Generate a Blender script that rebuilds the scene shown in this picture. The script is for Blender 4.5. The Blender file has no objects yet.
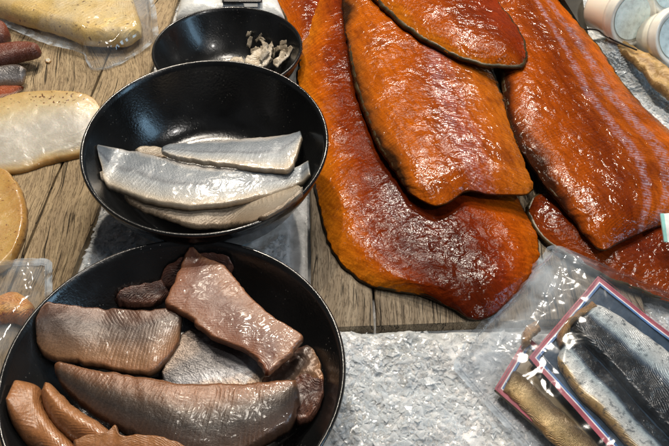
import bpy, bmesh, math, random
import numpy as np
from mathutils import Vector, Matrix

S = bpy.context.scene
C = S.collection
random.seed(7)

# ------------------------------------------------------------------ camera
F, PITCH, H = 850.0, math.radians(47.5), 0.64
sp, cp = math.sin(PITCH), math.cos(PITCH)
cam = bpy.data.cameras.new("camera")
cam.sensor_width = 36.0
cam.lens = 36.0 * F / 669.0
cam.clip_start, cam.clip_end = 0.01, 50
camo = bpy.data.objects.new("camera", cam)
C.objects.link(camo)
camo.location = (0, 0, H)
camo.rotation_euler = (math.pi / 2 - PITCH, 0, 0)
S.camera = camo

# ------------------------------------------------------------------ light
S.view_settings.view_transform = 'Standard'
S.view_settings.look = 'None'
S.view_settings.exposure = 0.0
S.view_settings.gamma = 1.0
W = bpy.data.worlds.new("World")
S.world = W
W.use_nodes = True
bg = W.node_tree.nodes["Background"]
wt = W.node_tree
wc = wt.nodes.new('ShaderNodeTexCoord')
wn_ = wt.nodes.new('ShaderNodeTexNoise')
wn_.inputs['Scale'].default_value = 2.3
wn_.inputs['Detail'].default_value = 3
wr_ = wt.nodes.new('ShaderNodeValToRGB')
wr_.color_ramp.elements[0].position = .42
wr_.color_ramp.elements[0].color = (.10, .085, .075, 1)
wr_.color_ramp.elements[1].position = .66
wr_.color_ramp.elements[1].color = (1.9, 1.95, 2.1, 1)
wt.links.new(wc.outputs['Generated'], wn_.inputs['Vector'])
wt.links.new(wn_.outputs[0], wr_.inputs[0])
wt.links.new(wr_.outputs[0], bg.inputs[0])
bg.inputs[1].default_value = 0.055


def lamp(name, loc, target, size, power, col):
    l = bpy.data.lights.new(name, 'AREA')
    l.shape = 'DISK'
    l.size = size
    l.energy = power
    l.color = col
    o = bpy.data.objects.new(name, l)
    C.objects.link(o)
    o.location = loc
    o.rotation_euler = (Vector(target) - Vector(loc)).to_track_quat('-Z', 'Y').to_euler()
    return o


lamp("ceiling_spot", (-0.30, 1.55, 1.50), (-.05, .6, 0), .06, 16.5, (1, .88, .72))
lamp("ceiling_spot", (0.42, 1.80, 1.50), (.1, .6, 0), .06, 14.5, (1, .90, .76))
lamp("ceiling_spot", (0.10, 2.05, 1.45), (.1, .6, 0), .06, 9.0, (1, .92, .82))
lamp("ceiling_spot", (-0.10, 1.00, 1.70), (.0, .6, 0), .34, 11.0, (1, .91, .80))
lamp("ceiling_spot", (0.85, -0.15, 1.50), (.0, .7, 0), .12, 5.5, (1, .95, .90))
wl = lamp("shop_window", (1.55, 0.12, 0.72), (-.1, .5, 0.05), .30, 5.5, (.42, .72, 1))
wl.data.shape = 'RECTANGLE'
wl.data.size_y = .80

S.cycles.use_denoising = True
S.cycles.transparent_max_bounces = 24
S.cycles.max_bounces = 10


# ------------------------------------------------------------------ helpers
def P(px, py, z=0.0):
    """photo pixel -> point of the counter at height z"""
    a = (px - 334.5) / F
    b = (py - 223) / F
    dx, dy, dz = a, cp - b * sp, -sp - b * cp
    t = (z - H) / dz
    return np.array([dx * t, dy * t, z])


def _h(ix, iy, iz):
    n = (ix * 374761393 + iy * 668265263 + iz * 2147483647 + 1274126177) & 0xffffffff
    n = ((n ^ (n >> 13)) * 1274126177) & 0xffffffff
    n = ((n ^ (n >> 16)) * 2246822519) & 0xffffffff
    return (n & 0xffff) / 65535.0


def vnoise(p):
    p = np.asarray(p, float)
    i = np.floor(p).astype(np.int64)
    f = p - i
    f = f * f * (3 - 2 * f)
    r = 0
    for a in (0, 1):
        for b in (0, 1):
            for c in (0, 1):
                w = (f[..., 0] if a else 1 - f[..., 0]) * (f[..., 1] if b else 1 - f[..., 1]) * (f[..., 2] if c else 1 - f[..., 2])
                r = r + w * _h(i[..., 0] + a, i[..., 1] + b, i[..., 2] + c)
    return r * 2 - 1


def fbm(p, o=3):
    s, a, r = 1.0, 1.0, 0
    for k in range(o):
        r = r + a * vnoise(np.asarray(p) * s + 17.3 * k)
        s *= 2.03
        a *= .5
    return r


def spline(pts, n, us=None):
    p = np.array(pts, float)
    if len(p) == 2:
        t = np.linspace(0, 1, n) if us is None else us
        return p[0] + (p[1] - p[0]) * t[:, None]
    ch = np.concatenate([[0], np.cumsum(np.maximum(np.linalg.norm(np.diff(p, axis=0), axis=1), 1e-6) ** .75)])
    m = np.zeros_like(p)
    m[1:-1] = (p[2:] - p[:-2]) / (ch[2:] - ch[:-2])[:, None]
    m[0] = (p[1] - p[0]) / (ch[1] - ch[0])
    m[-1] = (p[-1] - p[-2]) / (ch[-1] - ch[-2])

    def ev(t):
        k = np.clip(np.searchsorted(ch, t, 'right') - 1, 0, len(p) - 2)
        h = (ch[k + 1] - ch[k])[:, None]
        x = ((t - ch[k]) / h[:, 0])[:, None]
        return (p[k] * (2 * x**3 - 3 * x**2 + 1) + m[k] * h * (x**3 - 2 * x**2 + x)
                + p[k + 1] * (-2 * x**3 + 3 * x**2) + m[k + 1] * h * (x**3 - x**2))
    tt = np.linspace(0, ch[-1], 600)
    q = ev(tt)
    al = np.concatenate([[0], np.cumsum(np.linalg.norm(np.diff(q, axis=0), axis=1))])
    u = np.linspace(0, 1, n) if us is None else us
    return ev(np.interp(u * al[-1], al, tt))


def pts(lst, z=0.0):
    return [P(*(t if len(t) == 3 else (t[0], t[1], z))) for t in lst]


def strip(L, R, nu=90, nv=40, T=.015, er=.01, arch=0.0, rag=0.0, wob=0.0, wsc=18.0, seed=0, floor=None, lift=0.0, outset=0.0, crease=None, pw=.5, e0=None):
    """closed slab between two rails; returns verts, faces, uv (u metres, v 0..1)"""
    k = np.linspace(0, 1, nu)
    us = .6 * k + .4 * (.5 - .5 * np.cos(np.pi * k))
    k = np.linspace(0, 1, nv)
    vs = .45 * k + .55 * (.5 - .5 * np.cos(np.pi * k))
    A = spline(L, nu, us)
    B = spline(R, nu, us)
    if outset:
        mid = (A + B) / 2
        c0 = mid.mean(0)
        for X in (A, B):
            d = X - c0
            d[:, 2] = 0
            X += d / (np.linalg.norm(d, axis=1)[:, None] + 1e-6) * outset
    if rag:
        for q, X in enumerate((A, B)):
            nn = fbm(np.concatenate([X[:, :2] * 130, np.full((nu, 1), seed * 3.7 + q)], 1), 3)
            dr = (B - A)
            dr = dr / (np.linalg.norm(dr, axis=1)[:, None] + 1e-9)
            X += dr * (nn * rag)[:, None]
    G = A[:, None, :] * (1 - vs)[None, :, None] + B[:, None, :] * vs[None, :, None]
    if e0 is not None:
        E = spline(e0, nv, vs) - G[0]
        G += (np.clip(1 - us / .3, 0, 1) ** 2)[:, None, None] * E[None]
    w = np.linalg.norm(B - A, axis=1)
    mid = (A + B) / 2
    s = np.concatenate([[0], np.cumsum(np.linalg.norm(np.diff(mid, axis=0), axis=1))])
    if e0 is not None:
        el = np.linalg.norm(np.diff(G[:, nv // 2], axis=0), axis=1)
        s = np.concatenate([[0], np.cumsum(el)])
    d = np.minimum(np.minimum(vs[None] * w[:, None], (1 - vs)[None] * w[:, None]), np.minimum(s, s[-1] - s)[:, None] + 0 * vs[None])
    th = T * np.maximum(0, 1 - (1 - np.minimum(d / er, 1)) ** 2) ** pw
    G[..., 2] += arch * 4 * (vs * (1 - vs))[None] * np.minimum(w / max(w.max(), 1e-6) * 1.2, 1)[:, None]
    nz = fbm(np.concatenate([G[..., :2] * wsc, np.full(G.shape[:2] + (1,), seed * 1.7 + .3)], 2), 3)
    Bt = G.copy()
    Bt[..., 2] += lift
    if floor is not None:
        Bt[..., 2] = np.maximum(Bt[..., 2], floor(Bt[..., 0], Bt[..., 1]))
    Tp = Bt.copy()
    Tp[..., 2] += th + nz * wob * np.minimum(d / er, 1)
    if crease is not None:
        Tp[..., 2] += crease(Tp[..., 0], Tp[..., 1]) * np.minimum(d / er, 1)
    V = [tuple(x) for x in Tp.reshape(-1, 3)]
    UV = [(s[i], vs[j]) for i in range(nu) for j in range(nv)]
    idx = np.arange(nu * nv).reshape(nu, nv)
    bi = idx.copy()
    for i in range(1, nu - 1):
        for j in range(1, nv - 1):
            bi[i, j] = len(V)
            V.append(tuple(Bt[i, j]))
            UV.append((s[i], vs[j]))
    Fc = []
    for i in range(nu - 1):
        for j in range(nv - 1):
            Fc.append((idx[i, j], idx[i, j + 1], idx[i + 1, j + 1], idx[i + 1, j]))
            Fc.append((bi[i, j], bi[i + 1, j], bi[i + 1, j + 1], bi[i, j + 1]))
    return V, Fc, UV


def mesh(name, V, Fc, mat, parent=None, UV=None, mats=None, fm=None, smooth=True, origin=None, weld=True):
    V = np.array(V, float)
    if parent is not None:
        org = np.array(parent.matrix_world.translation if parent.parent is None else parent["_org"])
    elif origin is not None:
        org = np.array(origin, float)
    else:
        org = np.array([V[:, 0].mean(), V[:, 1].mean(), V[:, 2].min()])
    me = bpy.data.meshes.new(name)
    me.from_pydata([tuple(x) for x in (V - org)], [], [tuple(int(q) for q in f) for f in Fc])
    if UV is not None:
        ul = me.uv_layers.new(name="UVMap")
        li = np.zeros(len(me.loops), np.int32)
        me.loops.foreach_get("vertex_index", li)
        ul.data.foreach_set("uv", np.array(UV, float)[li].ravel())
    for m in (mats or [mat]):
        me.materials.append(m)
    if fm is not None:
        me.polygons.foreach_set("material_index", np.array(fm, np.int32))
    if weld:
        bm = bmesh.new()
        bm.from_mesh(me)
        bmesh.ops.remove_doubles(bm, verts=bm.verts, dist=1e-5)
        bmesh.ops.recalc_face_normals(bm, faces=bm.faces)
        bm.to_mesh(me)
        bm.free()
    me.polygons.foreach_set("use_smooth", [smooth] * len(me.polygons))
    o = bpy.data.objects.new(name, me)
    C.objects.link(o)
    if parent is not None:
        o.parent = parent
        o["_org"] = tuple(org)
    else:
        o.location = org
        o["_org"] = tuple(org)
    bpy.context.view_layer.update()
    return o


def thing(name, loc, label, cat, group=None):
    o = bpy.data.objects.new(name, None)
    o.empty_display_size = .02
    C.objects.link(o)
    o.location = loc
    o["_org"] = tuple(loc)
    tag(o, label, cat, group)
    bpy.context.view_layer.update()
    return o


def tag(o, label, cat, group=None):
    o["label"] = label
    o["category"] = cat
    if group:
        o["group"] = group
    return o


def box(c, s, rot=None):
    v = np.array([[x, y, z] for x in (-.5, .5) for y in (-.5, .5) for z in (-.5, .5)]) * np.array(s)
    if rot is not None:
        v = v @ np.array(rot).T
    v = v + np.array(c)
    f = [(0, 1, 3, 2), (4, 6, 7, 5), (0, 4, 5, 1), (2, 3, 7, 6), (0, 2, 6, 4), (1, 5, 7, 3)]
    return v, f


# ------------------------------------------------------------------ materials
class NT:
    def __init__(s, name):
        s.m = bpy.data.materials.new(name)
        s.m.use_nodes = True
        s.t = s.m.node_tree
        s.t.nodes.clear()
        s.out = s.t.nodes.new('ShaderNodeOutputMaterial')

    def n(s, typ, ins=None, **kw):
        nd = s.t.nodes.new('ShaderNode' + typ)
        for k, v in kw.items():
            setattr(nd, k, v)
        for k, v in (ins or {}).items():
            s.put(nd.inputs[k], v)
        return nd

    def put(s, sock, v):
        if isinstance(v, bpy.types.NodeSocket):
            s.t.links.new(v, sock)
        elif isinstance(v, bpy.types.Node):
            s.t.links.new(v.outputs[0], sock)
        else:
            if sock.type == 'RGBA' and len(v) == 3:
                v = (*v, 1)
            sock.default_value = v

    def math(s, op, a, b=0.0, c=None, clamp=False):
        nd = s.n('Math', {0: a, 1: b}, operation=op)
        if c is not None:
            s.put(nd.inputs[2], c)
        nd.use_clamp = clamp
        return nd.outputs[0]

    def mix(s, f, a, b, bt='MIX'):
        nd = s.t.nodes.new('ShaderNodeMix')
        nd.data_type = 'RGBA'
        nd.blend_type = bt
        s.put(nd.inputs[0], f)
        s.put(nd.inputs[6], a)
        s.put(nd.inputs[7], b)
        return nd.outputs[2]

    def ramp(s, fac, stops, interp='LINEAR'):
        nd = s.n('ValToRGB', {0: fac})
        cr = nd.color_ramp
        cr.interpolation = interp
        while len(cr.elements) < len(stops):
            cr.elements.new(.5)
        for e, (p, c) in zip(cr.elements, stops):
            e.position = p
            e.color = (*c, 1) if len(c) == 3 else c
        return nd.outputs[0]

    def noise(s, vec, scale, detail=4, rough=.55, dist=0.0):
        return s.n('TexNoise', {'Vector': vec, 'Scale': scale, 'Detail': detail, 'Roughness': rough, 'Distortion': dist}).outputs[0]

    def mapr(s, v, a, b, c=0.0, d=1.0):
        nd = s.n('MapRange', {0: v, 1: a, 2: b, 3: c, 4: d})
        nd.clamp = True
        return nd.outputs[0]

    def bump(s, h, dist, strength=1.0, normal=None):
        nd = s.n('Bump', {'Height': h, 'Distance': dist, 'Strength': strength})
        if normal is not None:
            s.put(nd.inputs['Normal'], normal)
        return nd.outputs[0]

    def surf(s, sh):
        s.t.links.new(sh if isinstance(sh, bpy.types.NodeSocket) else sh.outputs[0], s.out.inputs[0])
        return s.m

    def pbr(s, **k):
        nd = s.n('BsdfPrincipled')
        for a, v in k.items():
            s.put(nd.inputs[a.replace('_', ' ')], v)
        return nd


def fishmat(name, ramp, warp=.18, wscale=22, freq=190, skew=.9, mid=.5, line_col=(1.25, 1.15, 1.05), line=.35, line_bump=.0006, line_noise=.5,
            fine=700, fine_bump=.0004, lump=160, lump_bump=.0008, rough=.28, rough_var=.12, metal=0.0, streaks=(), streak_col=(.55, .5, .6),
            mottle=None, speck=None, coat=.0, coat_r=.07, wet=150, wet_bump=.003, wet2=0.0, dry=.13, fc=.8, fib=0.0, sss=0.0, spec=.5, along=0.0):
    t = NT(name)
    uv = t.n('UVMap')
    sx = t.n('SeparateXYZ', {0: uv})
    U, V = sx.outputs[0], sx.outputs[1]
    oc = t.n('TexCoord').outputs['Object']
    n1 = t.noise(oc, wscale, 3)
    n1c = t.math('SUBTRACT', n1, .5)
    vv = t.math('MULTIPLY_ADD', n1c, warp * 2, V)
    if along:
        vv = t.math('MULTIPLY_ADD', U, along, vv)
    col = t.ramp(vv, ramp)
    n2 = t.noise(oc, 60, 4, .6)
    n2c = t.math('SUBTRACT', n2, .5)
    da = t.math('ABSOLUTE', t.math('SUBTRACT', V, mid))
    ph = t.math('ADD', t.math('MULTIPLY', U, freq), t.math('MULTIPLY', da, skew * 12))
    ph = t.math('MULTIPLY_ADD', n1c, line_noise * 8, ph)
    ph = t.math('MULTIPLY_ADD', n2c, line_noise * 2, ph)
    sn = t.math('SINE', t.math('MULTIPLY', ph, 6.2832))
    ln = t.math('POWER', t.math('MULTIPLY_ADD', sn, .5, .5), 2.2)
    brk = t.mapr(t.noise(oc, 45, 2), .38, .62)
    lnb = t.math('MULTIPLY', ln, brk)
    col = t.mix(t.math('MULTIPLY', lnb, line), col, t.mix(1.0, col, line_col, 'MULTIPLY'))
    if mottle:
        mc, ms, mt, ma = mottle
        mm = t.mapr(t.noise(oc, ms, 5, .65), mt, mt + .13, 0, ma)
        col = t.mix(mm, col, mc)
    nf = t.noise(oc, fine, 3, .6)
    col = t.mix(fc, col, t.ramp(nf, [(.3, (.72, .70, .68)), (.7, (1.22, 1.2, 1.18))]), 'MULTIPLY')
    if speck:
        sc, ss, st = speck[:3]
        sm = t.mapr(t.noise(oc, ss, 1, .4), st, st + .04, 0, 1)
        sm = t.math('MULTIPLY', sm, t.mapr(t.noise(oc, 28, 3, .7), .46, .56))
        if len(speck) > 3:
            sm = t.math('MULTIPLY', sm, t.mapr(V, speck[3] - .06, speck[3], 1, 0))
        col = t.mix(sm, col, sc)
    if fib:
        fv = t.n('CombineXYZ', {0: t.math('MULTIPLY', U, 45.0), 1: t.math('MULTIPLY_ADD', U, 60.0, t.math('MULTIPLY', V, 34.0)), 2: t.math('MULTIPLY', n1c, 3.0)})
        fn = t.noise(fv.outputs[0], 1.0, 4, .65)
        col = t.mix(fib, col, t.mix(1.0, col, t.ramp(fn, [(.34, (.42, .30, .25)), (.5, (1, 1, 1)), (.66, (1.45, 1.6, 1.5))]), 'MULTIPLY'))
    met = metal
    rg = t.math('MULTIPLY_ADD', t.math('SUBTRACT', n2, .5), rough_var * 2, rough)
    stm = None
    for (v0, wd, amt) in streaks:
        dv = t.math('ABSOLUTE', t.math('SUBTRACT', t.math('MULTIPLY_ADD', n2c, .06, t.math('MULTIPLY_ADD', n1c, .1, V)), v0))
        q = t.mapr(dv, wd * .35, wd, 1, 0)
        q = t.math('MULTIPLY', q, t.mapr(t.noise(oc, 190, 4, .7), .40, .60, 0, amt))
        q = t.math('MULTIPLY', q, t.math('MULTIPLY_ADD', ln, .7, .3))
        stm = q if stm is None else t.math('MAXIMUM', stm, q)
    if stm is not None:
        col = t.mix(stm, col, streak_col)  # silver membrane along the fillet, with its lavender sheen painted into the colour
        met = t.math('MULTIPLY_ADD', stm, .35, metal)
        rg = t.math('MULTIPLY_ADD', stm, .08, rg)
    nl = t.noise(oc, lump, 3, .6, .6)
    b = t.bump(nl, lump_bump)
    b = t.bump(lnb, line_bump, 1.0, b)
    b = t.bump(nf, fine_bump, 1.0, b)
    p = t.pbr(Base_Color=col, Roughness=rg, Metallic=met, Normal=b, Coat_Weight=coat, Coat_Roughness=coat_r, Specular_IOR_Level=spec)
    if coat:
        wn = t.noise(oc, wet, 2, .5, .8)
        gm = t.mapr(t.noise(oc, 17, 3, .6), .42, .60)
        wb = t.bump(t.math('ADD', wn, t.math('MULTIPLY', lnb, min(line, .3) * .08)), wet_bump)
        if wet2:
            wb = t.bump(t.noise(oc, 330, 2, .5, .6), wet2, 1.0, wb)
        t.put(p.inputs['Coat Normal'], wb)
        t.put(p.inputs['Coat Weight'], t.math('MULTIPLY_ADD', gm, coat * .85, coat * .15))
        t.put(p.inputs['Coat Roughness'], t.math('MULTIPLY_ADD', gm, -dry, coat_r + dry))
    if sss:
        p.inputs['Subsurface Weight'].default_value = sss
        p.inputs['Subsurface Radius'].default_value = (1, .35, .15)
        p.inputs['Subsurface Scale'].default_value = .004
    return t.surf(p)


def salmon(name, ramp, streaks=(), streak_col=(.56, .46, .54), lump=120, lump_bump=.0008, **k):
    d = dict(warp=.14, wscale=13, freq=250, skew=1.3, line=.42, line_col=(1.6, 1.75, 1.5), line_bump=.0002, line_noise=.42, fine=650, fine_bump=.0003,
             lump=lump, lump_bump=lump_bump, rough=.36, rough_var=.10, coat=1.0, coat_r=.15, dry=.05, wet=85, wet_bump=.0021, wet2=.00035, fib=.45, spec=.0,
             mottle=((.11, .015, .003), 16, .54, .55))
    d.update(k)
    return fishmat(name, ramp, streaks=streaks, streak_col=streak_col, **d)


def woodmat(name, tones, knots=(), gscale=1.0, dash=.5, con=1.0):
    t = NT(name)
    oc = t.n('TexCoord').outputs['Object']
    sx = t.n('SeparateXYZ', {0: oc})
    X, Y, Z = sx.outputs
    for (kx, ky, r, a) in knots:
        dx = t.math('SUBTRACT', X, kx)
        dy = t.math('SUBTRACT', Y, ky)
        d2 = t.math('ADD', t.math('MULTIPLY', dx, dx), t.math('MULTIPLY', t.math('MULTIPLY', dy, dy), .35))
        g = t.math('POWER', 2.718, t.math('MULTIPLY', d2, -1 / r**2))
        X = t.math('MULTIPLY_ADD', g, a, X)
    wob = t.noise(oc, 7, 2)
    X = t.math('MULTIPLY_ADD', t.math('SUBTRACT', wob, .5), .03, X)

    def vec(a, b):
        c = t.n('CombineXYZ', {0: t.math('MULTIPLY', X, a), 1: t.math('MULTIPLY', Y, b), 2: t.math('MULTIPLY', Z, a * .4)})
        return c.outputs[0]
    g1 = t.noise(vec(60 * gscale, 4), 1, 5, .65, .3)
    g2 = t.noise(vec(330 * gscale, 14), 1, 4, .6)
    g3 = t.noise(vec(900, 130), 1, 3, .6)
    blot = t.noise(oc, 16, 4)
    f = t.math('ADD', t.math('MULTIPLY', g1, .6), t.math('MULTIPLY', blot, .4))
    col = t.ramp(f, [(.30, tones[0]), (.45, tones[1]), (.58, tones[2]), (.74, tones[3])])
    col = t.mix(con, col, t.ramp(g2, [(.32, (.42, .38, .34)), (.5, (1, 1, 1)), (.7, (1.25, 1.22, 1.18))]), 'MULTIPLY')
    dm = t.mapr(g3, .36, .46, dash, 0)
    col = t.mix(dm, col, t.mix(1.0, col, (.22, .18, .14), 'MULTIPLY'))
    ck = t.noise(vec(42 * gscale, 2.2), 1, 3, .5, .2)
    cd = t.math('ABSOLUTE', t.math('SUBTRACT', ck, .5))
    cm = t.mapr(cd, .0, .010, 1, 0)
    cm = t.math('MULTIPLY', cm, t.mapr(t.noise(oc, 12, 2), .46, .56))
    col = t.mix(cm, col, (.018, .012, .008))
    hgt = t.math('SUBTRACT', t.math('ADD', t.math('MULTIPLY', g2, .5), t.math('MULTIPLY', g1, .6)), t.math('ADD', t.math('MULTIPLY', cm, 1.4), t.math('MULTIPLY', dm, .35)))
    b = t.bump(hgt, .0022)
    return t.surf(t.pbr(Base_Color=col, Roughness=t.mapr(blot, .3, .7, .55, .8), Normal=b, Specular_IOR_Level=.35))


def filmmat(name, tint=(.985, .99, 1.0), haze=.03, wr=14, bump=.0015, gloss=.02, rough=.07, fade=None):
    t = NT(name)
    oc = t.n('TexCoord').outputs['Object']
    nw = t.noise(oc, wr, 2, .5, .6)
    b = t.bump(nw, bump)
    fr = t.n('LayerWeight', {'Blend': .5, 'Normal': b}).outputs['Facing']
    fac = t.math('MULTIPLY_ADD', t.math('POWER', fr, 4.0), .75, .035 + gloss, clamp=True)
    tr = t.n('BsdfTransparent', {'Color': tint})
    gl = t.n('BsdfGlossy', {'Color': (1, 1, 1), 'Roughness': rough, 'Normal': b})
    df = t.n('BsdfDiffuse', {'Color': (.66, .76, .86), 'Normal': b})
    hz = t.math('MULTIPLY', t.mapr(nw, .40, .62, .3, 1.7), haze)
    if fade:
        sv = t.n('SeparateXYZ', {0: t.n('UVMap')}).outputs[1]
        hz = t.math('MULTIPLY', hz, t.mapr(sv, fade[0], fade[1], 1, .08))
    m1 = t.n('MixShader', {0: hz, 1: tr, 2: df})
    m2 = t.n('MixShader', {0: fac, 1: m1.outputs[0], 2: gl})
    return t.surf(m2)


def plain(name, col, rough=.5, metal=0, nz=.25, nscale=60, bump=0.0, **k):
    t = NT(name)
    oc = t.n('TexCoord').outputs['Object']
    n = t.noise(oc, nscale, 4)
    c = t.mix(1.0, col, t.ramp(n, [(.3, (1 - nz,) * 3), (.7, (1 + nz,) * 3)]), 'MULTIPLY')
    p = t.pbr(Base_Color=c, Roughness=t.mapr(n, .3, .7, max(rough - .07, 0.02), rough + .07), Metallic=metal, **k)
    if bump:
        t.put(p.inputs['Normal'], t.bump(n, bump))
    return t.surf(p)


def bowlmat():
    t = NT("black_glaze")
    oc = t.n('TexCoord').outputs['Object']
    n = t.noise(oc, 420, 3, .6)
    vo = t.n('TexVoronoi', {'Vector': oc, 'Scale': 240.0})
    dots = t.math('MULTIPLY', t.mapr(vo.outputs['Distance'], .10, .17, 1, 0), t.mapr(t.noise(oc, 28, 2), .5, .62))
    sm = t.noise(oc, 22, 3, .6)
    col = t.mix(t.math('MULTIPLY', dots, .35), (.008, .0085, .009), (.30, .28, .25))
    b = t.bump(t.math('ADD', n, t.math('MULTIPLY', dots, .6)), .00022)
    rg = t.mapr(sm, .35, .65, .13, .34)
    return t.surf(t.pbr(Base_Color=col, Roughness=rg, Normal=b, Specular_IOR_Level=.6, Coat_Weight=.3, Coat_Roughness=.1))


def icemat(name, stops, tex=True):
    t = NT(name)
    oc = t.n('TexCoord').outputs['Object']
    n = t.noise(oc, 11, 3, .6)
    f = t.noise(oc, 230, 4, .65, .6)
    g = t.noise(oc, 75, 4, .6, .4)
    col = t.ramp(t.math('ADD', t.math('MULTIPLY', n, .62), t.math('MULTIPLY', g, .38)), stops)
    b = t.bump(g, .002 if tex else .0003)
    b = t.bump(f, .0008 if tex else .0003, 1.0, b)
    p = t.pbr(Base_Color=col, Roughness=t.mapr(g, .35, .65, .10, .3), Normal=b, IOR=1.31)
    p.inputs['Coat Weight'].default_value = .6
    p.inputs['Coat Roughness'].default_value = .06
    p.inputs['Subsurface Weight'].default_value = .5
    p.inputs['Subsurface Radius'].default_value = (.9, 1, 1)
    p.inputs['Subsurface Scale'].default_value = .005
    if not tex:
        tr = t.n('BsdfTransparent', {'Color': (.97, .985, 1)})
        return t.surf(t.n('MixShader', {0: t.mapr(g, .35, .65, .28, .62), 1: tr, 2: p}))
    return t.surf(p)


M = {}
M['wood_pale'] = woodmat("weathered_pale_wood", [(.19, .135, .075), (.30, .22, .128), (.39, .295, .175), (.49, .39, .25)], knots=[(.105, .165, .045, .04)], gscale=2.0, dash=.45, con=.55)
M['wood_grey'] = woodmat("weathered_grey_wood", [(.105, .078, .050), (.195, .150, .100), (.28, .225, .158), (.40, .345, .265)], gscale=2.2, dash=.45, con=.65)
M['bowl'] = bowlmat()
M['ice'] = icemat("wet_ice", [(.40, (.40, .415, .41)), (.5, (.64, .655, .66)), (.60, (.88, .89, .90))])
M['shard'] = icemat("ice_shard", [(.36, (.86, .91, .94)), (.6, (.93, .97, .99))], False)
M['steel'] = plain("brushed_steel", (.32, .33, .34), .35, .9, .15, 30)
M['film'] = filmmat("clear_film", haze=.07, gloss=.02, rough=.08, wr=26, bump=.003)
M['film_big'] = filmmat("clear_film_loose", haze=.17, gloss=.02, rough=.11, wr=30, bump=.0022, fade=(.10, .34))
M['seam'] = filmmat("film_seam", haze=.30, wr=60, bump=.003, gloss=.05)
M['film_soft'] = filmmat("clear_film_soft", haze=.001, gloss=-.02, rough=.05)

# ------------------------------------------------------------------ setting
v, f = box((0, .8, -.05), (6, 6, .02))
o = mesh("counter", v, f, M['steel'], smooth=False)
o["kind"] = "structure"


def board(name, corners, th, mat, gaps, label, ztop=0.0):
    """planks side by side: corners = near-left, near-right, far-right, far-left; gaps = fractions across"""
    nl, nr, fr, fl = [np.array(c, float) for c in corners]
    V, Fc = [], []
    es = [0] + list(gaps) + [1]
    rnd = random.Random(len(gaps) + 3)
    for k in range(len(es) - 1):
        n = 46
        a0, a1 = es[k], es[k + 1]
        rows = []
        for i in range(n):
            t_ = i / (n - 1)
            row = []
            for side, a in ((0, a0), (1, a1)):
                p = (nl * (1 - a) + nr * a) * (1 - t_) + (fl * (1 - a) + fr * a) * t_
                g = .0012 + .0010 * float(vnoise([p[1] * 40, a * 9, side * 3.1]))
                p = p.copy()
                p[0] += g if side == 0 else -g
                row.append(p)
            rows.append(row)
        dz = rnd.uniform(-.0008, .0008)
        prof = [(0, -th), (0, -.0015), (.0015, 0), (-.0015, 0), (0, -.0015), (0, -th)]
        base = len(V)
        for r in rows:
            for q, (ox, oz) in enumerate(prof):
                p = (r[0] if q < 3 else r[1]).copy()
                V.append((p[0] + ox, p[1], ztop + oz + dz))
        m = len(prof)
        for i in range(n - 1):
            for q in range(m):
                Fc.append((base + i * m + q, base + i * m + (q + 1) % m, base + (i + 1) * m + (q + 1) % m, base + (i + 1) * m + q))
        Fc.append([base + q for q in range(m)])
        Fc.append([base + (n - 1) * m + q for q in range(m)][::-1])
    o = mesh(name, V, Fc, mat, smooth=False, weld=False)
    bm = bmesh.new()
    bm.from_mesh(o.data)
    bmesh.ops.recalc_face_normals(bm, faces=bm.faces)
    bm.to_mesh(o.data)
    bm.free()
    return tag(o, label, "board", "wooden boards on the ice")


def onl(x0, y0, x1, y1, y):
    return x0 + (x1 - x0) * (y - y0) / (y1 - y0)


a, b = P(100, 205), P(72, 278)
board("wooden_board", [(-.62, .30), (onl(a[0], a[1], b[0], b[1], .30), .30), (onl(a[0], a[1], b[0], b[1], 1.25), 1.25), (-.62, 1.25)], .026, M['wood_pale'], [.38, .845],
      "pale brown weathered board at left, under the tan smoked fish slabs")
board("wooden_board", [(-.022, .4555), (.292, .470), (.292, 1.3), (-.044, 1.3)], .026, M['wood_grey'], [.19, .55, .8],
      "grey weathered board at right, under the orange salmon fillets")

# ice: one sheet with loose shards on it
nx, ny = 520, 480
xs = np.linspace(-.62, .62, nx)
ys = np.linspace(.12, 1.35, ny)
XX, YY = np.meshgrid(xs, ys, indexing='ij')


def icez(x, y):
    p = np.stack([x * 30, y * 30, 0 * x + 2.2], -1)
    q = np.stack([x * 130, y * 130, 0 * x + 5.2], -1)
    z = -.0075 + .003 * fbm(p, 3) + .0016 * fbm(q, 3)
    heap = .007 * np.exp(-((x - .04) ** 2 / .08 ** 2 + (y - .35) ** 2 / .07 ** 2)) + .030 * np.exp(-((x - .343) ** 2 / .030 ** 2 + (y - .862) ** 2 / .035 ** 2))
    z = z + heap + .0062 * np.exp(-((y - .447) / .03) ** 2) * (x > -.05)
    for (cx, cy, rr, zb) in ((-.1288, .847, .09, -.034), (-.1293, .3757, .125, -.012), (-.1266, .6216, .075, .004)):
        w = np.clip((rr - np.hypot(x - cx, y - cy)) / .02, 0, 1)
        z = np.minimum(z, z * (1 - w) + w * zb)
    return z


def under_board(x, y):
    return (x < -.247) | ((x > -.045) & (x < .293) & (y > .452))


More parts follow.
